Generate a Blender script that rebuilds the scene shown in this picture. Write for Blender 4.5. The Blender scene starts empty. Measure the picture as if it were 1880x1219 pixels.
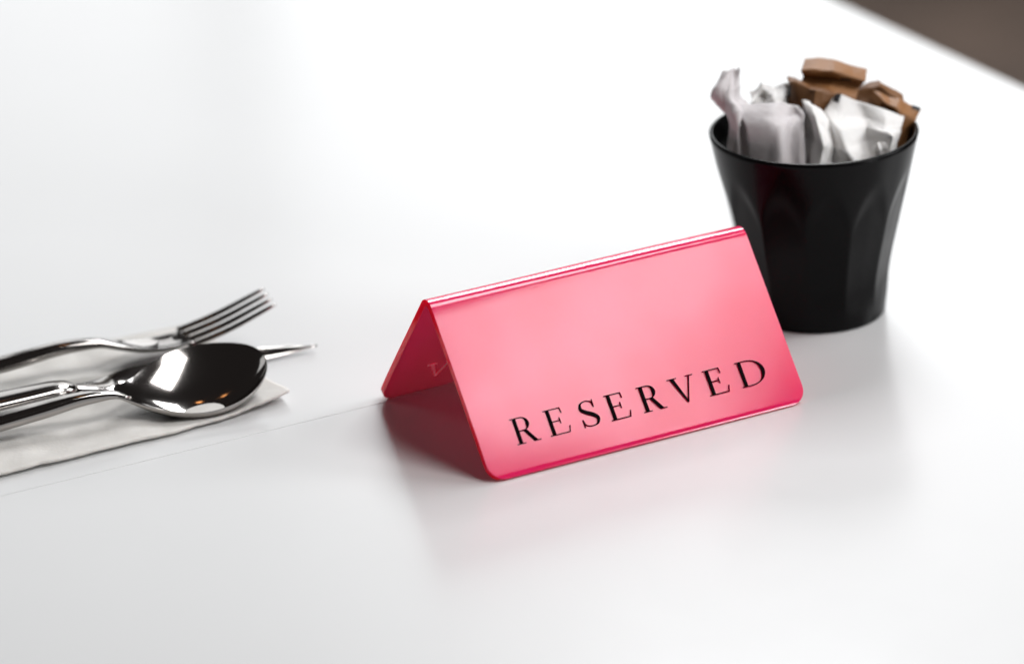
import bpy, bmesh, math, random
import numpy as np
from mathutils import Vector, Matrix, noise
random.seed(7)
PI = math.pi
scn = bpy.context.scene
col = scn.collection

# ------------------------------------------------------------------ camera
F_PX, PW, PH = 7010.9, 1880.0, 1219.0
CAM = Vector((-0.71861153, -1.39831303, 0.64794048))
CD = Vector((0.42260237, 0.82232246, -0.38104201))
CR = Vector((0.88143307, -0.47074958, -0.03834814))
CU = Vector((0.2109099, 0.31965702, 0.92376209))
cam_data = bpy.data.cameras.new("camera")
cam = bpy.data.objects.new("camera", cam_data)
col.objects.link(cam)
m = Matrix((CR, CU, -CD)).transposed().to_4x4()
m.translation = CAM
cam.matrix_world = m
cam_data.sensor_width = 36.0
cam_data.lens = F_PX / PW * 36.0
cam_data.clip_start = 0.05
cam_data.clip_end = 60
cam_data.dof.use_dof = True
cam_data.dof.focus_distance = (Vector((0.0, -0.125, 0.02)) - CAM).dot(CD)
cam_data.dof.aperture_fstop = 4.5
scn.camera = cam

# ------------------------------------------------------------------ world and lights
world = bpy.data.worlds.new("World")
scn.world = world
world.use_nodes = True
wn = world.node_tree
bg = wn.nodes["Background"]
bg.inputs[0].default_value = (0.16, 0.14, 0.135, 1)
bg.inputs[1].default_value = 0.15

def area(name, loc, target, sx, sy, radiance, color=(1, 1, 1), shape='RECTANGLE'):
    L = bpy.data.lights.new(name, 'AREA')
    L.shape = shape
    L.size = sx
    L.size_y = sy
    a = sx * sy * (PI / 4 if shape in ('DISK', 'ELLIPSE') else 1)
    L.energy = radiance * a * PI          # area light: radiance = power / (pi * area)
    L.color = color
    o = bpy.data.objects.new(name, L)
    col.objects.link(o)
    o.location = loc
    d = Vector(target) - Vector(loc)
    o.rotation_euler = d.to_track_quat('-Z', 'Y').to_euler()
    return o

AZ = math.radians(27.2)
def polar(az_deg, el_deg, dist):
    a = AZ + math.radians(az_deg)
    e = math.radians(el_deg)
    return (math.sin(a) * math.cos(e) * dist, math.cos(a) * math.cos(e) * dist, math.sin(e) * dist)

KEY = Vector((-0.008, -0.115, 0.035)) + Vector((0.42, -0.537, 0.725)) * 1.6
KX = Vector((0.7877, 0.6161, 0.0)); KY = Vector((-0.4488, 0.5738, 0.6850))
area("window_back", polar(6.2, 18, 4.0), (0, 0, 0), 1.52, 1.7, 1.85, (0.97, 0.99, 1.0))
area("window_back_pane", polar(-11.0, 18, 4.0), (0, 0, 0), 0.62, 1.7, 1.3, (0.97, 0.99, 1.0))
sk = area("ridge_strip_light", (0.92, 1.12, 1.5), (0.92, 1.12, 0), 0.38, 1.15, 22, (0.98, 0.99, 1.0))  # added overhead strip that puts the white band on the sign's ridge
sk.rotation_euler = (0, 0, math.radians(-10))
for k, loc in enumerate(((0.35, 0.75, 2.0), (-0.15, 1.05, 2.2))):
    pl = bpy.data.lights.new("pendant_lamp", 'POINT')
    pl.energy = 0.55; pl.color = (1.0, 0.42, 0.14); pl.shadow_soft_size = 0.07
    po = bpy.data.objects.new("pendant_lamp", pl); col.objects.link(po); po.location = loc
kl = area("window_key", KEY + KX * 0.045 - KY * 0.005, (0, -.1, .03), 0.39, 0.255, 8.0, (1, 0.99, 0.98), 'ELLIPSE')
area("fill_key_upper", KEY + KX * 0.20 + KY * 0.60, (0, -.1, .03), 0.80, 0.45, 11.0, (1, 0.99, 0.98))  # added fill panel to keep the table bright, not an actual window
area("glint_light", (1.72, -2.55, 0.75), (0, -.1, 0), 0.7, 0.55, 16.0, (1, 0.99, 0.98))  # unseen light added for the glint on the sign's lower front edge
area("window_left", polar(-75, 30, 3.0), (0, 0, 0), 0.9, 1.4, 0.9, (0.97, 0.99, 1.0))
area("window_right", polar(85, 30, 3.0), (0, 0, 0), 0.9, 1.4, 8.5, (0.98, 0.99, 1.0))

scn.view_settings.view_transform = 'Standard'
scn.view_settings.look = 'None'
scn.view_settings.exposure = 0.10
scn.view_settings.gamma = 1.0
scn.render.engine = 'CYCLES'
scn.cycles.use_denoising = True
scn.cycles.max_bounces = 10
scn.cycles.caustics_reflective = False

# ------------------------------------------------------------------ helpers
def unproj(px, py, depth=None, z=None):
    """a point of the photograph as a world point, at a distance along the view axis or on a height z"""
    v = CD + CR * ((px - PW / 2) / F_PX) - CU * ((py - PH / 2) / F_PX)
    t = depth if depth is not None else (z - CAM.z) / v.z
    return CAM + v * t

def tag(o, label=None, cat=None, group=None, kind=None):
    for k, v in (("label", label), ("category", cat), ("group", group), ("kind", kind)):
        if v:
            o[k] = v
    return o

def empty(name, loc=(0, 0, 0), rz=0):
    o = bpy.data.objects.new(name, None)
    col.objects.link(o)
    o.empty_display_size = 0.02
    o.location = loc
    o.rotation_euler = (0, 0, rz)
    return o

def link_mesh(name, verts, faces, material, parent=None, smooth=True, loc=None):
    """verts are world coordinates; they are stored relative to the parent (or to loc)"""
    base = Vector(loc) if loc is not None else (Vector(parent.location) if parent else Vector((0, 0, 0)))
    me = bpy.data.meshes.new(name)
    me.from_pydata([tuple(Vector(v) - base) for v in verts], [], faces)
    me.validate()
    bm = bmesh.new(); bm.from_mesh(me)
    bmesh.ops.recalc_face_normals(bm, faces=bm.faces)
    bm.to_mesh(me); bm.free()
    for p in me.polygons:
        p.use_smooth = smooth
    if material is not None:
        me.materials.append(material)
    o = bpy.data.objects.new(name, me)
    col.objects.link(o)
    if parent:
        o.parent = parent
    elif loc is not None:
        o.location = loc
    return o

def box_vf(x0, x1, y0, y1, z0, z1):
    v = [(x, y, z) for z in (z0, z1) for y in (y0, y1) for x in (x0, x1)]
    f = [(0, 2, 3, 1), (4, 5, 7, 6), (0, 1, 5, 4), (2, 6, 7, 3), (0, 4, 6, 2), (1, 3, 7, 5)]
    return v, f

def bevel(o, w, seg=3, ang=35):
    b = o.modifiers.new("bevel", 'BEVEL')
    b.width = w
    b.segments = seg
    b.limit_method = 'ANGLE'
    b.angle_limit = math.radians(ang)
    b.harden_normals = True
    return b

def interp(x, xs, ys):
    """smooth (Catmull-Rom like) 1-D interpolation"""
    n = len(xs)
    if x <= xs[0]: return ys[0]
    if x >= xs[-1]: return ys[-1]
    i = max(k for k in range(n - 1) if xs[k] <= x)
    def sl(k):
        if k == 0: return (ys[1] - ys[0]) / (xs[1] - xs[0])
        if k == n - 1: return (ys[-1] - ys[-2]) / (xs[-1] - xs[-2])
        a = (ys[k] - ys[k - 1]) / (xs[k] - xs[k - 1]); b = (ys[k + 1] - ys[k]) / (xs[k + 1] - xs[k])
        return 0 if a * b <= 0 else 2 * a * b / (a + b)
    h = xs[i + 1] - xs[i]; t = (x - xs[i]) / h
    return ((2*t**3 - 3*t*t + 1) * ys[i] + (t**3 - 2*t*t + t) * h * sl(i)
            + (-2*t**3 + 3*t*t) * ys[i + 1] + (t**3 - t*t) * h * sl(i + 1))

# ------------------------------------------------------------------ materials
def new_mat(name):
    mt = bpy.data.materials.new(name)
    mt.use_nodes = True
    nt = mt.node_tree
    return mt, nt, nt.nodes["Principled BSDF"]

def nd(nt, typ, **kw):
    n = nt.nodes.new(typ)
    for k, v in kw.items():
        setattr(n, k, v)
    return n

def tex_noise(nt, scale, detail=4, rough=0.5, coord='Object', stretch=None):
    tc = nd(nt, 'ShaderNodeTexCoord')
    t = nd(nt, 'ShaderNodeTexNoise')
    t.inputs['Scale'].default_value = scale
    t.inputs['Detail'].default_value = detail
    t.inputs['Roughness'].default_value = rough
    if stretch:
        mp = nd(nt, 'ShaderNodeMapping')
        mp.inputs['Scale'].default_value = stretch
        nt.links.new(tc.outputs[coord], mp.inputs[0])
        nt.links.new(mp.outputs[0], t.inputs['Vector'])
    else:
        nt.links.new(tc.outputs[coord], t.inputs['Vector'])
    return t

def ramp(nt, src, c0, c1, p0=0.3, p1=0.7):
    r = nd(nt, 'ShaderNodeMapRange')
    r.inputs['From Min'].default_value = p0
    r.inputs['From Max'].default_value = p1
    r.inputs['To Min'].default_value = c0
    r.inputs['To Max'].default_value = c1
    nt.links.new(src, r.inputs['Value'])
    return r.outputs[0]

def mixcol(nt, fac, a, b):
    mx = nd(nt, 'ShaderNodeMix', data_type='RGBA')
    nt.links.new(fac, mx.inputs[0])
    mx.inputs[6].default_value = (*a, 1)
    mx.inputs[7].default_value = (*b, 1)
    return mx.outputs[2]

def bump(nt, bs, height, strength, dist=0.001):
    b = nd(nt, 'ShaderNodeBump')
    b.inputs['Strength'].default_value = strength
    b.inputs['Distance'].default_value = dist
    nt.links.new(height, b.inputs['Height'])
    nt.links.new(b.outputs[0], bs.inputs['Normal'])
    return b

def make_table_mat():
    mt, nt, bs = new_mat("white_laminate")
    n = tex_noise(nt, 6, 5, 0.6)
    nt.links.new(mixcol(nt, ramp(nt, n.outputs[0], 0, 1, .1, .9), (0.71, 0.715, 0.72), (0.69, 0.695, 0.70)), bs.inputs['Base Color'])
    n2 = tex_noise(nt, 40, 6, 0.65)
    nt.links.new(ramp(nt, n2.outputs[0], 0.20, 0.24, .2, .8), bs.inputs['Roughness'])
    n3 = tex_noise(nt, 160, 4, 0.6)
    bump(nt, bs, n3.outputs[0], 0.06, 0.0003)
    bs.inputs['IOR'].default_value = 1.5
    return mt

def make_red_mat():
    mt, nt, bs = new_mat("red_acrylic")
    n = tex_noise(nt, 14, 4, 0.5)
    nt.links.new(mixcol(nt, ramp(nt, n.outputs[0], 0, 1, .3, .7), (0.95, 0.022, 0.17), (0.91, 0.012, 0.12)), bs.inputs['Base Color'])
    n2 = tex_noise(nt, 30, 5, 0.6)
    nt.links.new(ramp(nt, n2.outputs[0], 0.09, 0.15, .3, .7), bs.inputs['Roughness'])
    bs.inputs['IOR'].default_value = 1.52
    bs.inputs['Specular IOR Level'].default_value = 0.7
    bs.inputs['Subsurface Weight'].default_value = 0.35
    bs.inputs['Subsurface Radius'].default_value = (1.0, 0.15, 0.2)
    bs.inputs['Subsurface Scale'].default_value = 0.003
    tr = nd(nt, 'ShaderNodeBsdfTranslucent')
    tr.inputs[0].default_value = (1.0, 0.45, 0.56, 1)
    mx = nd(nt, 'ShaderNodeMixShader')
    mx.inputs[0].default_value = 0.22
    out = nt.nodes["Material Output"]
    nt.links.new(bs.outputs[0], mx.inputs[1]); nt.links.new(tr.outputs[0], mx.inputs[2])
    nt.links.new(mx.outputs[0], out.inputs[0])
    return mt

def simple(name, colr, rough, metal=0.0, ior=1.5, nscale=60, nvar=0.06, bstr=0.0):
    mt, nt, bs = new_mat(name)
    n = tex_noise(nt, nscale, 4, 0.6)
    b = tuple(c * (1 - nvar * 2) for c in colr)
    nt.links.new(mixcol(nt, ramp(nt, n.outputs[0], 0, 1), colr, b), bs.inputs['Base Color'])
    nt.links.new(ramp(nt, n.outputs[0], rough * 0.9, rough * 1.15), bs.inputs['Roughness'])
    bs.inputs['Metallic'].default_value = metal
    bs.inputs['IOR'].default_value = ior
    if bstr:
        bump(nt, bs, n.outputs[0], bstr, 0.0006)
    return mt

def make_paper(name, c0, c1, tiss=0.0, trans=0.25):
    mt, nt, bs = new_mat(name)
    n = tex_noise(nt, 120, 6, 0.65)
    nt.links.new(mixcol(nt, ramp(nt, n.outputs[0], 0, 1), c0, c1), bs.inputs['Base Color'])
    bs.inputs['Roughness'].default_value = 0.55
    n2 = tex_noise(nt, 55, 5, 0.6)
    bump(nt, bs, n2.outputs[0], 0.35 + tiss, 0.0012)
    bs.inputs['Subsurface Weight'].default_value = trans
    bs.inputs['Subsurface Radius'].default_value = (1, .9, .8)
    bs.inputs['Subsurface Scale'].default_value = 0.002
    return mt

M_TABLE = make_table_mat()
M_RED = make_red_mat()
def make_edge_mat():
    mt, nt, bs = new_mat("red_acrylic_edge")
    n = tex_noise(nt, 60, 3, 0.5)
    nt.links.new(mixcol(nt, ramp(nt, n.outputs[0], 0, 1), (0.92, 0.012, 0.06), (0.84, 0.008, 0.04)), bs.inputs['Base Color'])
    bs.inputs['Roughness'].default_value = 0.08
    bs.inputs['Subsurface Weight'].default_value = 1.0
    bs.inputs['Subsurface Radius'].default_value = (1.0, 0.05, 0.1)
    bs.inputs['Subsurface Scale'].default_value = 0.008
    tr = nd(nt, 'ShaderNodeBsdfTranslucent')
    tr.inputs[0].default_value = (1.0, 0.05, 0.12, 1)
    mx = nd(nt, 'ShaderNodeMixShader')
    mx.inputs[0].default_value = 0.35
    nt.links.new(bs.outputs[0], mx.inputs[1]); nt.links.new(tr.outputs[0], mx.inputs[2])
    nt.links.new(mx.outputs[0], nt.nodes["Material Output"].inputs[0])
    return mt
M_EDGE = make_edge_mat()
M_INK = simple("black_ink", (0.006, 0.005, 0.006), 0.45)
M_PALE = simple("painted_reflection", (0.5, 0.4, 0.42), 0.5)  # pale colour imitating the lettering's reflection inside the sign
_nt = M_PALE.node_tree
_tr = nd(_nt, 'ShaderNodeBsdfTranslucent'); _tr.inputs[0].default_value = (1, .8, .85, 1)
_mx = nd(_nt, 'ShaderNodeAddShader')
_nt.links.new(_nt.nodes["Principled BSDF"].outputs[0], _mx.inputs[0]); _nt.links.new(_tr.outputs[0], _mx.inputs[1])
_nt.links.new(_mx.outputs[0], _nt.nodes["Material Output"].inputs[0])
M_STEEL = simple("polished_steel", (0.42, 0.40, 0.385), 0.09, metal=1.0, nscale=90, nvar=0.03)
M_CUP = simple("black_melamine", (0.003, 0.0027, 0.003), 0.20, nscale=150, nvar=0.1)
M_WHITE = make_paper("white_sachet_paper", (0.80, 0.785, 0.77), (0.75, 0.73, 0.72))
M_LILAC = make_paper("lilac_grey_sachet_paper", (0.61, 0.575, 0.585), (0.55, 0.515, 0.525))
M_BROWN = make_paper("brown_kraft_paper", (0.29, 0.13, 0.045), (0.23, 0.10, 0.032), trans=0.0)
M_BROWN_SHADE = make_paper("shaded_kraft_paper", (0.20, 0.088, 0.030), (0.16, 0.068, 0.022), trans=0.0)  # same kraft brown, with shade put into its colour
M_NAPKIN = make_paper("napkin_tissue", (0.72, 0.70, 0.67), (0.66, 0.64, 0.61), tiss=0.3)
M_MARK = simple("black_print", (0.008, 0.008, 0.012), 0.5)
M_FLOOR = simple("brown_floor", (0.18, 0.125, 0.095), 0.5, nscale=5.0, nvar=0.3)
M_LEG = simple("grey_metal", (0.25, 0.25, 0.25), 0.4, metal=0.8)

M_CUP.node_tree.nodes["Principled BSDF"].inputs['Specular IOR Level'].default_value = 0.12
M_INK.node_tree.nodes["Principled BSDF"].inputs['Specular IOR Level'].default_value = 0.0

# ------------------------------------------------------------------ floor and tables
v, f = box_vf(-6, 6, -6, 8, -0.80, -0.76)
tag(link_mesh("floor", v, f, M_FLOOR, smooth=False), kind='structure')

SEAM_Y, EDGE_X = -0.0391, 0.3786
def table(x0, x1, y0, y1, label):
    t = tag(empty("white_table", ((x0 + x1) / 2, (y0 + y1) / 2, -0.76)), label, "table", "white tables pushed together")
    v, f = box_vf(x0, x1, y0, y1, -0.028, 0.0)
    o = link_mesh("tabletop", v, f, M_TABLE, t, smooth=False)
    bevel(o, 0.0003, 2)
    for xx in (x0 + 0.06, x1 - 0.06):
        for yy in (y0 + 0.06, y1 - 0.06):
            v, f = box_vf(xx - 0.02, xx + 0.02, yy - 0.02, yy + 0.02, -0.76, -0.028)
            bevel(link_mesh("leg", v, f, M_LEG, t), 0.003)
    return t
table(-1.3, EDGE_X, SEAM_Y + 0.0001, 1.1, "glossy white table behind the thin seam, carrying the black cup, its edge at upper right")
table(-1.3, EDGE_X + 0.05, -1.0, SEAM_Y - 0.0001, "glossy white table in front of the thin seam, under the red reserved sign")

# ------------------------------------------------------------------ reserved sign
SX0, SY0, SS, SH, SL, ST = -0.0833, -0.1390, 0.0529, 0.0658, 0.1512, 0.0030
slant = math.hypot(SS, SH)
e1 = Vector((0, SS, SH)) / slant
e2 = Vector((0, SS, -SH)) / slant
sign = tag(empty("table_sign", (SX0 + SL / 2, SY0 + SS, 0)),
           "red-pink acrylic tent sign lettered in black, standing on the white table before the cup", "sign")
def sign_body():
    R = 0.0062                         # outer bend radius
    half = math.atan2(SS, SH)          # half apex angle
    tl = R / math.tan(half)            # tangent length from the sharp apex
    apex = Vector((0, SY0 + SS, SH))
    F = Vector((0, SY0, 0)); B = Vector((0, SY0 + 2 * SS, 0))
    n1 = Vector((0, -SH, SS)) / slant
    n2 = Vector((0, SH, SS)) / slant
    RC = 0.0075
    path = []                          # (outer point, outward normal, distance from nearest foot)
    lenst = slant - tl
    ss = [RC * (1 - math.cos(PI / 2 * k / 8)) for k in range(9)] + [RC + (lenst - RC) * k / 14 for k in range(1, 15)]
    for s in ss: path.append((F + e1 * s, n1, s))
    cc = apex - e1 * tl - n1 * R
    a0 = math.atan2(n1.z, n1.y); a1 = math.atan2(n2.z, n2.y)
    for k in range(1, 14):
        a = a0 + (a1 - a0) * k / 14
        nn = Vector((0, math.cos(a), math.sin(a)))
        path.append((cc + nn * R, nn, 1))
    for s in reversed(ss): path.append((B + Vector((0, -SS, SH)) / slant * s, n2, s))
    NX = 40
    verts, faces = [], []
    rows = len(path)
    for layer in (0, 1):
        for (p, n, s) in path:
            ins = 0.0 if s >= RC else RC - math.sqrt(max(0, RC * RC - (RC - s) ** 2))
            q = p if layer == 0 else p - n * ST
            if layer == 0 and n is n1 and s < 0.0011:
                q = p - n * 0.31 * (0.0011 - s)          # chamfer along the front foot, angled to catch an added glint
            for i in range(NX + 1):
                t = i / NX
                x = SX0 + ins + (SL - 2 * ins) * t
                # slight swelling of the heat-formed sheet, as real bent acrylic has
                w = 0.00018 * math.sin(t * 5.1 + 1) * math.sin(min(s, 0.08) * 60)
                verts.append((x, q.y + n.y * w, max(-0.0009, q.z + n.z * w)))
    idx = lambda l, r, i: (l * rows + r) * (NX + 1) + i
    for r in range(rows - 1):
        for i in range(NX):
            faces.append((idx(0, r, i), idx(0, r, i + 1), idx(0, r + 1, i + 1), idx(0, r + 1, i)))
            faces.append((idx(1, r, i), idx(1, r + 1, i), idx(1, r + 1, i + 1), idx(1, r, i + 1)))
        faces.append((idx(0, r, 0), idx(0, r + 1, 0), idx(1, r + 1, 0), idx(1, r, 0)))
        faces.append((idx(0, r, NX), idx(1, r, NX), idx(1, r + 1, NX), idx(0, r + 1, NX)))
    for i in range(NX):
        faces.append((idx(0, 0, i), idx(1, 0, i), idx(1, 0, i + 1), idx(0, 0, i + 1)))
        faces.append((idx(0, rows - 1, i), idx(0, rows - 1, i + 1), idx(1, rows - 1, i + 1), idx(1, rows - 1, i)))
    # lift so the inner foot edges clear the table
    o = link_mesh("folded_panel", verts, faces, M_RED, sign)
    o.data.materials.append(M_EDGE)
    for p in o.data.polygons:
        ids = set(i // (rows * (NX + 1)) for i in p.vertices)
        if len(ids) == 2:
            p.material_index = 1
    bevel(o, 0.0005, 3, 50)
    return o
body = sign_body()
lo = min(v_.co.z for v_ in body.data.vertices)
body.location.z = -lo + 0.00005
LIFT = body.location.z

# letters: outlines in cap-height units, x from the left serif, y up from the baseline
TH, TK, SF = 0.035, 0.135, 0.028    # hairline, stem and serif thickness
def rect(x0, y0, x1, y1): return [(x0, y0), (x1, y0), (x1, y1), (x0, y1)]
def bowl(x0, xr, yb, yt, th, tk, n=22, inner_flat=0.0):
    """right-hand bowl of R or D: thick at the right, thin at top and bottom, as a strip of quads"""
    yc, ry = (yb + yt) / 2, (yt - yb) / 2
    out, inn = [], []
    for k in range(n + 1):
        a = PI / 2 - PI * k / n
        w = th + (tk - th) * max(0, math.cos(a)) ** 1.6
        ca, sa = max(0.0, math.cos(a)), math.sin(a)
        out.append((x0 + (xr - x0) * ca ** 0.92, yc + ry * sa))
        inn.append((x0 + (xr - x0 - w) * ca ** 0.92, yc + (ry - th) * sa))
    return [[out[k], out[k + 1], inn[k + 1], inn[k]] for k in range(n)]
def stroke(pts, ws):
    """a curved stroke of varying width, sampled smoothly"""
    n = len(pts); ts = list(range(n)); N = 40
    P = [(interp(t * (n - 1) / N, ts, [p[0] for p in pts]), interp(t * (n - 1) / N, ts, [p[1] for p in pts]), interp(t * (n - 1) / N, ts, ws)) for t in range(N + 1)]
    L_, R_ = [], []
    for k in range(N + 1):
        a = P[max(0, k - 1)]; b = P[min(N, k + 1)]
        dx, dy = b[0] - a[0], b[1] - a[1]; l = math.hypot(dx, dy) or 1
        nx, ny = -dy / l * P[k][2] / 2, dx / l * P[k][2] / 2
        L_.append((P[k][0] + nx, P[k][1] + ny)); R_.append((P[k][0] - nx, P[k][1] - ny))
    return [[L_[k], L_[k + 1], R_[k + 1], R_[k]] for k in range(N)]
def glyph(ch):
    g = []
    if ch == 'R':
        g += [rect(.10, 0, .10 + TK, 1), rect(0, 0, .35, SF), rect(0, 1 - SF, .12, 1)]
        g += [rect(.2, 1 - TH, .40, 1), rect(.2, .47, .42, .47 + TH)]
        g += bowl(.38, .72, .47, 1, TH, TK)
        g += [[(.40, .49), (.545, .49), (.845, .03), (.70, .0)], rect(.70, 0, .98, SF)]
    elif ch == 'E':
        g += [rect(.10, 0, .10 + TK, 1), rect(0, 0, .82, SF + .005), rect(0, 1 - SF - .005, .70, 1)]
        g += [rect(.2, .50, .55, .50 + TH), rect(.545, .40, .575, .63)]
        g += [[(.79, 0), (.82, 0), (.90, .25), (.865, .25)], [(.665, 1), (.70, 1), (.72, .78), (.69, .78)]]
    elif ch == 'S':
        g += stroke([(.64, .72), (.60, .90), (.37, .985), (.13, .90), (.09, .72), (.25, .57), (.50, .44), (.68, .26), (.60, .07), (.34, .015), (.10, .10), (.045, .29)],
                    [TH, TH, TH, .07, .12, .14, .15, .13, .07, TH, TH, TH])
        g += [[(.625, .70), (.655, .70), (.665, 1.0), (.635, 1.0)], [(.03, 0), (.06, 0), (.06, .31), (.03, .31)]]
    elif ch == 'V':
        g += [[(.12, 1), (.27, 1), (.62, .0), (.555, .0)], [(.555, 0), (.60, 0), (.97, 1), (.925, 1)]]
        g += [rect(0, 1 - SF, .40, 1), rect(.80, 1 - SF, 1.10, 1)]
    elif ch == 'D':
        g += [rect(.10, 0, .10 + TK, 1), rect(0, 0, .45, SF + .006), rect(0, 1 - SF - .006, .45, 1)]
        g += bowl(.40, 1.13, 0, 1, TH, TK + .01, 30)
    elif ch == 'I':
        g += [rect(.10, 0, .10 + TK, 1), rect(0, 0, .34, SF), rect(0, 1 - SF, .34, 1)]
    return g
CAP, BASE_V = 0.0112, 0.0124
def letter(ch, u0, material, origin, ux, uy, nrm, cap=CAP, v0=BASE_V, thick=0.00022, sx=1.0):
    verts, faces = [], []
    for q in glyph(ch):
        b = len(verts)
        for lay in (-0.0001, thick):
            for (gx, gy) in q:
                p = origin + ux * (u0 + gx * cap * sx) + uy * (v0 + gy * cap) + nrm * lay
                verts.append(p)
        k = len(q)
        faces.append(tuple(range(b + k, b + 2 * k)))
        for i in range(k):
            j = (i + 1) % k
            faces.append((b + i, b + j, b + k + j, b + k + i))
    o = link_mesh("letter", verts, faces, material, sign, smooth=False)
    return o
n1 = Vector((0, -SH, SS)) / slant
O1 = Vector((SX0, SY0, LIFT)) + n1 * 0.00028
for ch, u in (('R', .0163), ('E', .0318), ('S', .0475), ('E', .0605), ('R', .0760), ('V', .0908), ('E', .1080), ('D', .1238)):
    letter(ch, u, M_INK, O1, Vector((1, 0, 0)), e1, n1)
# pale letter shapes painting a reflection on the inside of the rear panel
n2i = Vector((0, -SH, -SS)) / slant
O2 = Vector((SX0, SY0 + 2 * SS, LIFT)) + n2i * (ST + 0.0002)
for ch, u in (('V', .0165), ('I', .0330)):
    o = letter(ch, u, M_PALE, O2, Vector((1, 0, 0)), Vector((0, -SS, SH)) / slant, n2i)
    tag(o, "pale letter-shaped reflection painted on the inner side of the rear panel")

# ------------------------------------------------------------------ black fluted cup
CX, CY, CRr, CRb, CH = 0.1274, -0.0503, 0.0461, 0.0312, 0.0840
def cup_shape():
    NF, NT, FPH = 12, 288, 0.14
    prof = lambda z: interp(z, [0, .004, .02, .045, .065, .084], [CRb - .0004, CRb + .0006, CRb + .0020, CRb + .0068, CRb + .0110, CRr])
    rings = []
    zs = [0, .0006, .0015, .003, .005, .008] + [.008 + (CH - .008) * k / 40 for k in range(1, 41)]
    def outer(z):
        R0 = prof(z)
        if z < .003: R0 = prof(.003) - .0006 * (1 - math.sqrt(max(0, 1 - ((.003 - z) / .003) ** 2)))
        row = []
        for i in range(NT):
            th = 2 * PI * i / NT
            d = (((th + FPH) % (2 * PI / NF)) / (PI / NF)) - 1          # -1..1 across one flute
            top = .0715 - .016 * d * d                                   # each flute ends in an arch
            k = min(1, max(0, (top - z) / .012)); k = k * k * (3 - 2 * k)
            low = min(1, max(0, (z - .002) / .016))
            r = R0 - .0012 * (1 - abs(d) ** 2.2) * k * low
            row.append((CX + r * math.cos(th), CY + r * math.sin(th), z + .0002))
        return row
    for z in zs: rings.append(outer(z))
    lip = [(-.0004, .0006), (-.0011, .0009), (-.0019, .0006), (-.0023, -.0002)]
    for dr, dz in lip:
        rings.append([(CX + (CRr + dr) * math.cos(2*PI*i/NT), CY + (CRr + dr) * math.sin(2*PI*i/NT), CH + dz) for i in range(NT)])
    for k in range(1, 25):
        z = CH - .0002 - (CH - .007) * k / 24
        R = prof(z) * .965 - .0028 if k > 3 else CRr - .0023 - .0006 * k
        R = min(R, CRr - .0025)
        rings.append([(CX + R * math.cos(2*PI*i/NT), CY + R * math.sin(2*PI*i/NT), z) for i in range(NT)])
    verts = [p for r in rings for p in r]; faces = []
    for r in range(len(rings) - 1):
        for i in range(NT):
            j = (i + 1) % NT
            faces.append((r*NT + i, r*NT + j, (r+1)*NT + j, (r+1)*NT + i))
    faces.append(tuple(range(NT - 1, -1, -1)))
    last = (len(rings) - 1) * NT
    faces.append(tuple(range(last, last + NT)))
    return verts, faces
v, f = cup_shape()
cup = link_mesh("fluted_cup", v, f, M_CUP, loc=(CX, CY, 0))
tag(cup, "black fluted tumbler on the white table, stuffed with white and brown sachets", "cup")

# ------------------------------------------------------------------ cutlery
def sweep(stations, nv=28, expo=2.4):
    """stations: (x, y, z, half width, half thickness, dish, roll) along the piece, cross-sections are super-ellipses sagging by 'dish'"""
    rings = []
    N = len(stations)
    for i, (x, y, z, hw, ht, dish, roll) in enumerate(stations):
        a = stations[max(0, i - 1)]; b = stations[min(N - 1, i + 1)]
        T = Vector((b[0] - a[0], b[1] - a[1], b[2] - a[2])).normalized()
        side = Vector((0, 0, 1)).cross(T).normalized()
        up = T.cross(side).normalized()
        Rm = Matrix.Rotation(roll, 3, T)
        side = Rm @ side; up = Rm @ up
        ring = []
        for k in range(nv):
            t = 2 * PI * k / nv
            c, s = math.cos(t), math.sin(t)
            u = math.copysign(abs(c) ** (2 / expo), c)
            w = math.copysign(abs(s) ** (2 / expo), s)
            ring.append(Vector((x, y, z)) + side * (u * hw) + up * (w * ht - dish * (1 - u * u)))
        rings.append(ring)
    verts = [p for r in rings for p in r]; faces = []
    for r in range(N - 1):
        for i in range(nv):
            j = (i + 1) % nv
            faces.append((r*nv + i, r*nv + j, (r+1)*nv + j, (r+1)*nv + i))
    faces.append(tuple(range(nv - 1, -1, -1)))
    faces.append(tuple(range((N-1)*nv, N*nv)))
    return verts, faces

def line_stations(p0, p1, length, keys, n, s0, s1):
    """keys: rows (s, z, half width, half thickness, dish, roll deg, side offset); s counts metres from the tip"""
    d = (Vector(p0[:2]) - Vector(p1[:2])).normalized()
    nrm = Vector((-d.y, d.x))
    ks = [k[0] for k in keys]
    out = []
    for i in range(n + 1):
        s = s0 + (s1 - s0) * i / n
        val = [interp(s, ks, [k[c] for k in keys]) for c in range(1, 7)]
        p = Vector(p1[:2]) + d * s + nrm * val[5]
        out.append((p.x, p.y, val[0], max(val[1], 1e-4), max(val[2], 1e-4), val[3], math.radians(val[4])))
    return out

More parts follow.
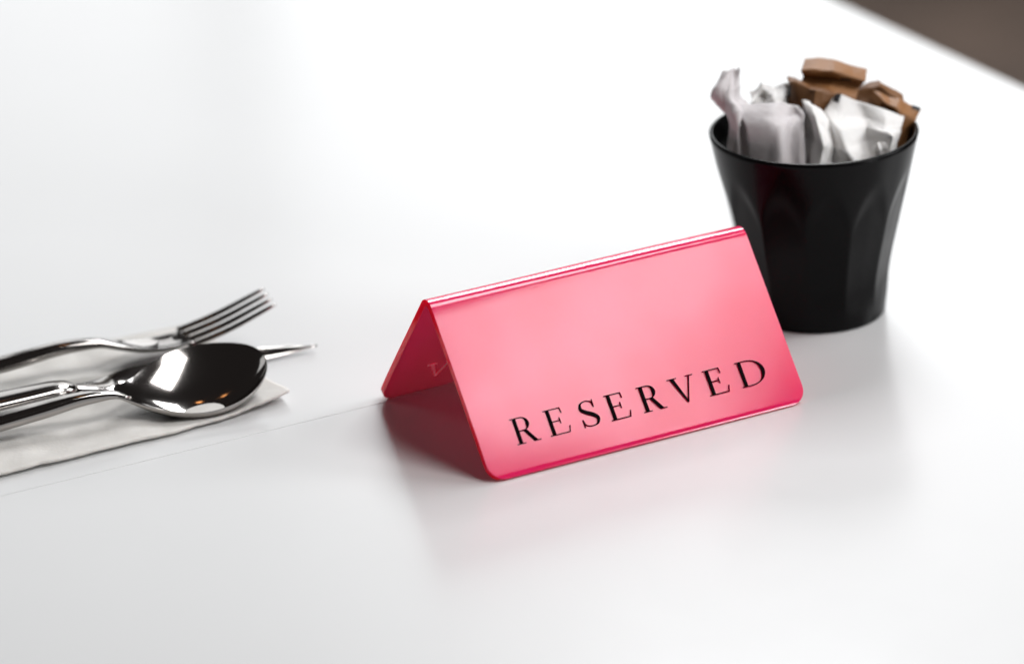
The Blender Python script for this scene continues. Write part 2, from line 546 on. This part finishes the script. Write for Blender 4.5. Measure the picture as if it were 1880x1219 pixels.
# spoon
SP0, SP1 = (-0.2444, 0.0090, 0), (-0.1215, -0.0040, 0)
spoon = tag(empty("spoon", (-0.15, 0.008, 0)), "polished steel spoon lying hollow side up across the knife on the napkin", "spoon")
BL = 0.068
def spoon_w(s):
    t = min(max(s / BL, 0), 1)
    return 0.0205 * (math.sin(PI * t ** 0.80)) ** (0.62 + 0.9 * max(0, t - .45)) if 0 < t < 1 else 0
def bowl_mesh():
    NS, NR = 40, 20
    d = (Vector(SP0[:2]) - Vector(SP1[:2])).normalized(); nrm = Vector((-d.y, d.x))
    roll = math.radians(20)
    tops, bots = [], []
    for i in range(NS + 1):
        s = BL * (1 - math.cos(PI * i / NS)) / 2 * 1.0
        w = spoon_w(s) + (0.0030 * max(0, (s - BL * .80) / (BL * .20)) ** 1.2) + 0.0003
        t = s / BL
        dep = 0.0105 * math.sin(PI * min(1, t ** 0.9)) ** (0.75 + 0.9 * max(0, t - .4)) if 0 < t < 1 else 0
        zc = interp(s, [0, .015, .035, .055, BL], [.0175, .0145, .0130, .0125, .0150])
        rt, rb = [], []
        for k in range(NR + 1):
            u = -1 + 2 * k / NR
            yy = w * u
            sag = dep * (1 - u * u) ** 0.9
            for lst, off in ((rt, 0.0), (rb, -0.0013)):
                oy, oz = yy * (1 if off == 0 else .985), -sag + off * (1 if abs(u) < 1 else .6)
                cy = oy * math.cos(roll) - oz * math.sin(roll) * 1
                cz = oy * math.sin(roll) * -1 + oz * math.cos(roll)
                p = Vector(SP1[:2]) + d * s + nrm * cy
                lst.append((p.x, p.y, zc + cz))
        tops.append(rt); bots.append(rb)
    verts = [p for r in tops for p in r] + [p for r in bots for p in r]
    n = NR + 1; off = (NS + 1) * n; faces = []
    for i in range(NS):
        for k in range(NR):
            faces.append((i*n+k, i*n+k+1, (i+1)*n+k+1, (i+1)*n+k))
            faces.append((off+i*n+k, off+(i+1)*n+k, off+(i+1)*n+k+1, off+i*n+k+1))
        faces.append((i*n, (i+1)*n, off+(i+1)*n, off+i*n))
        faces.append((i*n+NR, off+i*n+NR, off+(i+1)*n+NR, (i+1)*n+NR))
    for k in range(NR):
        faces.append((k, off+k, off+k+1, k+1))
        faces.append((NS*n+k, NS*n+k+1, off+NS*n+k+1, off+NS*n+k))
    return verts, faces
v, f = bowl_mesh()
o = link_mesh("bowl", v, f, M_STEEL, spoon); bevel(o, .0003, 2, 50)
st = line_stations(SP0, SP1, .2, [
    (.062, .0112, .0042, .0012, 0.0002, 12, 0), (.070, .0138, .0032, .0018, 0, 8, 0), (.080, .0142, .0036, .0026, 0, 4, 0),
    (.100, .0125, .0050, .0030, 0, 0, 0), (.140, .0090, .0065, .0032, 0, 0, 0), (.195, .0050, .0080, .0032, 0, 0, 0), (.205, .0048, .0060, .0020, 0, 0, 0)], 50, .062, .205)
v, f = sweep(st, expo=3.2)
link_mesh("handle", v, f, M_STEEL, spoon)

# knife
KN0, KN1 = (-0.2303, 0.0330, 0), (-0.0830, 0.0315, 0)
knife = tag(empty("knife", (-0.15, 0.032, 0)), "steel table knife lying under the spoon and fork on the napkin, tip past the napkin", "knife")
st = line_stations(KN0, KN1, .22, [
    (0, .0030, .0008, .0003, 0, 0, .004), (.012, .0030, .0022, .0005, 0, -26, .002), (.030, .0036, .0042, .0007, 0, -28, 0),
    (.085, .0050, .0080, .0008, 0, -20, 0), (.100, .0055, .0075, .0012, 0, 0, 0), (.114, .0060, .0050, .0030, 0, 0, 0)], 50, 0, .114)
v, f = sweep(st, expo=2.0)
link_mesh("blade", v, f, M_STEEL, knife)
st = line_stations(KN0, KN1, .22, [
    (.112, .0062, .0030, .0028, 0, 0, 0), (.116, .0065, .0060, .0044, 0, 0, 0), (.124, .0068, .0072, .0050, 0, 0, 0),
    (.160, .0070, .0082, .0050, 0, 0, 0), (.210, .0070, .0090, .0048, 0, 0, 0), (.216, .0070, .0070, .0030, 0, 0, 0)], 40, .112, .216)
v, f = sweep(st, expo=3.0)
link_mesh("handle", v, f, M_STEEL, knife)

# fork
FK0, FK1 = (-0.2186, 0.0600, 0), (-0.0960, 0.0460, 0)
fork = tag(empty("fork", (-0.15, 0.055, 0)), "steel fork with upturned tines lying behind the spoon on the napkin", "fork")
zk = [(0, .0230), (.015, .0175), (.035, .0120), (.050, .0105), (.065, .0120), (.082, .0160), (.095, .0165), (.12, .0140), (.16, .0110), (.205, .0080)]
fz = lambda s: interp(s, [k[0] for k in zk], [k[1] for k in zk])
FROLL = 6
st = line_stations(FK0, FK1, .2, [
    (.038, fz(.038), .0110, .0009, .0012, FROLL, 0), (.050, fz(.05), .0108, .0010, .0022, FROLL, 0), (.060, fz(.06), .0095, .0012, .0020, FROLL, 0), (.070, fz(.07), .0062, .0015, .0008, FROLL, 0),
    (.080, fz(.08), .0038, .0020, 0, 3, 0), (.092, fz(.092), .0040, .0026, 0, 0, 0), (.12, fz(.12), .0052, .0030, 0, 0, 0),
    (.16, fz(.16), .0066, .0030, 0, 0, 0), (.195, fz(.195), .0078, .0030, 0, 0, 0), (.203, fz(.203), .0060, .002, 0, 0, 0)], 60, .038, .203)
v, f = sweep(st, expo=2.6)
link_mesh("handle", v, f, M_STEEL, fork)
for k in range(4):
    off = (k - 1.5) * 0.0055
    hz = math.sin(math.radians(FROLL)) * off
    st = line_stations(FK0, FK1, .2, [
        (0, fz(0) , .0006, .0005, 0, FROLL, off * .96), (.004, fz(.004), .0014, .0008, 0, FROLL, off * .97), (.025, fz(.025), .0021, .0010, 0, FROLL, off), (.041, fz(.041) - .0004, .0025, .0009, 0, FROLL, off)], 24, 0, .041)
    st = [(a[0], a[1], a[2] - hz, *a[3:]) for a in st]
    v, f = sweep(st, nv=14, expo=2.2)
    link_mesh("tine", v, f, M_STEEL, fork)

# ------------------------------------------------------------------ napkin
def napkin():
    P = {'a': (-0.262, -0.0235), 'b': (-0.1165, -0.0165), 'c': (-0.1185, 0.084), 'd': (-0.27, 0.092)}
    NX, NY = 110, 70
    verts, faces = [], []
    def xy(u, w):
        a, b, c, d = (Vector(P[k]) for k in 'abcd')
        return (a * (1-u) + b * u) * (1-w) + (d * (1-u) + c * u) * w
    for lay in (0, 1):
        for j in range(NY + 1):
            for i in range(NX + 1):
                u, w = i / NX, j / NY
                p = xy(u, w)
                p = p + Vector((0.0014 * noise.noise((0, w * 7, 3.3)) * u, (0.0012 * noise.noise((u * 9, 1.7, 0)) + 0.0009 * abs(noise.noise((u * 23, 5.7, 0)))) * (1 - w) - 0.003 * math.sin(PI * u ** 1.6) * (1 - w)))
                wr = 0.0009 * noise.noise((p.x * 60, p.y * 90, 0.4)) + 0.0006 * abs(noise.noise((p.x * 45, p.y * 30, 8.4))) + 0.0009 * noise.noise((p.x * 22, p.y * 38, 4.1))
                edge = min(1, 10 * min(u, 1 - u, w, 1 - w) + .25)
                lift = 0.0025 * max(0, u - .82) / .18 * max(0, 1 - w * 4)
                top = 0.0026 + wr * 1.0 * edge + lift
                z = max(0.0012, top) if lay == 0 else max(0.0003, top - 0.0022)
                if lay == 1: z = max(0.0003, top - (0.0009 + 0.0012 * edge))
                verts.append((p.x, p.y, z))
    n = NX + 1; off = n * (NY + 1)
    for j in range(NY):
        for i in range(NX):
            a = j*n + i
            faces.append((a, a+1, a+n+1, a+n)); faces.append((off+a, off+a+n, off+a+n+1, off+a+1))
    for i in range(NX):
        faces.append((i, off+i, off+i+1, i+1)); a = NY*n + i
        faces.append((a, a+1, off+a+1, off+a))
    for j in range(NY):
        a = j*n; faces.append((a, a+n, off+a+n, off+a)); a = j*n + NX
        faces.append((a, off+a, off+a+n, a+n))
    o = link_mesh("paper_napkin", verts, faces, M_NAPKIN, loc=(-0.19, 0.035, 0))
    tag(o, "off-white folded paper napkin under the knife, fork and spoon", "napkin")
napkin()

# ------------------------------------------------------------------ sachets
CDEP = (Vector((CX, CY, CH)) - CAM).dot(CD)       # distance of the cup's mouth
def cr(p0, p1, p2, p3, t):
    return 0.5 * ((2*p1) + (p2 - p0)*t + (2*p0 - 5*p1 + 4*p2 - p3)*t*t + (3*p1 - p0 - 3*p2 + p3)*t**3)
def sachet(rows, label, material, group, puff=0.0007, wrinkle=0.0009, seed=0, marks=(), sharp=False):
    """rows of control points (photo x, photo y, mm behind the cup's middle), top row first; the sheet is built at that true distance"""
    G = [[unproj(x, y, depth=CDEP + dd / 1000.0) for (x, y, dd) in r] for r in rows]
    NU, NV = 56, 56
    def curve(pts, t):
        n = len(pts) - 1
        x = min(t * n, n - 1e-6); i = int(x); t = x - i
        if sharp: return pts[i] * (1 - t) + pts[i+1] * t
        return cr(pts[i-1] if i > 0 else pts[0]*2 - pts[1], pts[i], pts[i+1], pts[i+2] if i + 2 <= n else pts[n]*2 - pts[n-1], t)
    def surf(u, v): return curve([curve(r, u) for r in G], v)
    grid = [[surf(i / NU, j / NV) for i in range(NU + 1)] for j in range(NV + 1)]
    def normal(i, j):
        a = grid[j][min(i+1, NU)] - grid[j][max(i-1, 0)]
        b = grid[min(j+1, NV)][i] - grid[max(j-1, 0)][i]
        n = a.cross(b)
        return n.normalized() if n.length > 1e-12 else -CD
    verts, faces = [], []
    rr = random.Random(int(seed * 1000))
    creases = [(math.cos(a_), math.sin(a_), rr.uniform(-.2, .9), rr.uniform(.4, 1.0) * rr.choice((-1, 1))) for a_ in [rr.uniform(0, PI) for _ in range(7)]]
    for lay in (1, -1):
        for j in range(NV + 1):
            for i in range(NU + 1):
                u, v_ = i / NU, j / NV
                n = normal(i, j)
                e = min(u, 1 - u, v_, 1 - v_)
                pf = puff * min(1, e * 7) ** .6 + 0.00012
                w = sum(q[3] * (abs(((q[0] * u + q[1] * v_ + q[2]) * (.6 + .35 * k_)) % 1.0 - .5) - .25) for k_, q in enumerate(creases)) * wrinkle * 3.2
                w += wrinkle * .35 * noise.noise((u * 5 + seed, v_ * 5, seed * 1.7)) + wrinkle * .22 * abs(noise.noise((u * 13, v_ * 11, seed)))
                verts.append(grid[j][i] + n * (w + lay * pf * .5))
    n = NU + 1; off = n * (NV + 1)
    for j in range(NV):
        for i in range(NU):
            a = j*n + i
            faces.append((a, a+1, a+n+1, a+n)); faces.append((off+a, off+a+n, off+a+n+1, off+a+1))
    for i in range(NU):
        faces.append((i, off+i, off+i+1, i+1)); a = NV*n + i
        faces.append((a, a+1, off+a+1, off+a))
    for j in range(NV):
        a = j*n; faces.append((a, a+n, off+a+n, off+a)); a = j*n + NU
        faces.append((a, off+a, off+a+n, a+n))
    c = sum((verts[k] for k in range(0, len(verts), 37)), Vector((0, 0, 0))) / len(range(0, len(verts), 37))
    o = link_mesh("sugar_sachet", verts, faces, material, loc=tuple(c))
    tag(o, label, "sachet", group)
    for (u0, u1, v0, v1) in marks:            # printed blocks: a thin skin just proud of the paper, both sides
        mv, mf = [], []
        K = 6
        for lay in (1, -1):
            b = len(mv)
            for j in range(K + 1):
                for i in range(K + 1):
                    u, w_ = u0 + (u1-u0)*i/K, v0 + (v1-v0)*j/K
                    fi, fj = u * NU, w_ * NV
                    i0, j0 = min(int(fi), NU-1), min(int(fj), NV-1); a_, b_ = fi - i0, fj - j0
                    base = 0 if lay == 1 else off
                    P = lambda jj, ii: verts[base + jj*n + ii]
                    q = (P(j0,i0)*(1-a_) + P(j0,i0+1)*a_)*(1-b_) + (P(j0+1,i0)*(1-a_) + P(j0+1,i0+1)*a_)*b_
                    mv.append(q + normal(i0, j0) * lay * 0.00025)
            for j in range(K):
                for i in range(K):
                    a = b + j*(K+1) + i
                    mf.append((a, a+1, a+K+2, a+K+1))
        mo = link_mesh("printed_mark", mv, mf, M_MARK, loc=tuple(c))
        mo.location = (0, 0, 0); mo.parent = o
    return o
GW, GB = "white paper sachets in the black cup", "brown paper sachets in the black cup"
# brown, at the back
sachet([[(1478,108,22),(1530,108,20),(1592,127,18)], [(1471,131,2),(1530,132,-3),(1589,150,3)], [(1475,141,8),(1532,146,6),(1578,160,8)], [(1462,168,0),(1520,172,-4),(1572,180,3)], [(1465,250,6),(1515,260,2),(1560,260,8)]],
       "brown kraft sachet folded over at the top, highest in the black cup", M_BROWN, GB, seed=1.1, wrinkle=.0003, puff=.0008, sharp=True, marks=[(.62, .80, .31, .38)])
sachet([[(1444,143,6),(1500,151,6),(1567,170,8)], [(1448,150,-2),(1497,164,-8),(1552,182,-2)], [(1447,186,2),(1492,200,-8),(1533,190,0)], [(1455,250,2),(1490,250,-2),(1525,250,3)]],
       "crumpled brown sachet in front of the tallest one, pointed to the left", M_BROWN_SHADE, GB, seed=2.3, wrinkle=.0006, puff=.0008, sharp=True, marks=[(.0, .07, .40, .58)])
sachet([[(1574,160,18),(1613,145,16),(1655,178,15)], [(1560,172,12),(1616,158,9),(1662,192,9)], [(1548,196,8),(1620,200,12),(1662,212,10)], [(1570,300,10),(1610,300,10),(1630,300,12)]],
       "broad shade-darkened brown sachet behind the rightmost white packet", M_BROWN_SHADE, GB, seed=3.7, wrinkle=.0005, puff=.0008, sharp=True)
sachet([[(1602,166,8),(1650,183,4),(1691,201,8)], [(1618,186,0),(1650,203,-4),(1681,222,4)], [(1632,232,6),(1650,242,0),(1668,250,6)], [(1620,300,6),(1635,300,4),(1645,300,6)]],
       "brown sachet leaning over the right rim, black mark at its corner", M_BROWN, GB, seed=4.9, wrinkle=.0004, puff=.0007, sharp=True, marks=[(.80, .97, .0, .10)])
# white
sachet([[(1330,131,-8),(1345,126,-4),(1358,125,-4)], [(1304,180,-8),(1335,180,-12),(1358,165,-6)], [(1335,215,-8),(1352,215,-16),(1372,200,-8)], [(1338,290,-10),(1355,290,-16),(1375,290,-10)]],
       "lilac-grey sachet curling up and out over the left rim", M_LILAC, GW, seed=5.2)
sachet([[(1376,168,6),(1398,152,2),(1420,158,10),(1450,153,6)], [(1382,188,-4),(1402,180,6),(1425,196,-6),(1452,178,6)], [(1390,260,2),(1408,260,0),(1430,260,2),(1450,260,2)]],
       "white crumpled sachet at the back, left of the brown ones", M_WHITE, GW, seed=6.4, wrinkle=.0010, sharp=True, marks=[(.88, 1.0, .30, .46)])
sachet([[(1360,194,-10),(1420,190,-13),(1452,193,-11),(1475,197,-12)], [(1361,214,-15),(1420,211,-20),(1460,212,-13),(1476,216,-20)], [(1372,245,-20),(1425,247,-27),(1450,238,-22),(1477,250,-22)], [(1378,330,-20),(1430,330,-26),(1460,330,-24),(1480,330,-24)]],
       "wide grey-white sachet at the front left, its top edge squared", M_LILAC, GW, seed=7.7, wrinkle=.0004, marks=[(.88, .97, .0, .07)])
sachet([[(1470,184,-8),(1487,186,-14),(1512,206,-8)], [(1474,214,-14),(1497,213,-24),(1534,238,-12)], [(1476,262,-18),(1512,268,-29),(1530,272,-18)], [(1478,330,-20),(1500,330,-26),(1530,330,-20)]],
       "narrow white sachet standing between the two wide white ones", M_WHITE, GW, seed=8.1, wrinkle=.0005, sharp=True)
sachet([[(1531,177,-2),(1552,181,-3),(1580,187,-5),(1632,203,-8),(1661,212,-3)], [(1512,205,-8),(1536,236,-18),(1590,222,-9),(1622,246,-17),(1656,232,-9)],
        [(1518,255,-12),(1556,282,-25),(1592,262,-12),(1640,250,-22),(1648,262,-11)], [(1530,330,-18),(1585,330,-24),(1605,330,-14),(1626,320,-20),(1638,320,-12)]],
       "broad white sachet folded at the front right, black block at its top corner", M_WHITE, GW, seed=9.3, wrinkle=.0007, sharp=True, marks=[(.04, .16, .0, .10)])
sachet([[(1600,272,-18),(1612,262,-20),(1626,262,-18)], [(1610,285,-18),(1618,290,-20),(1624,285,-18)], [(1606,330,-18),(1615,330,-18),(1622,330,-18)]],
       "small torn white sachet corner at the front right rim", M_WHITE, GW, seed=10.6)
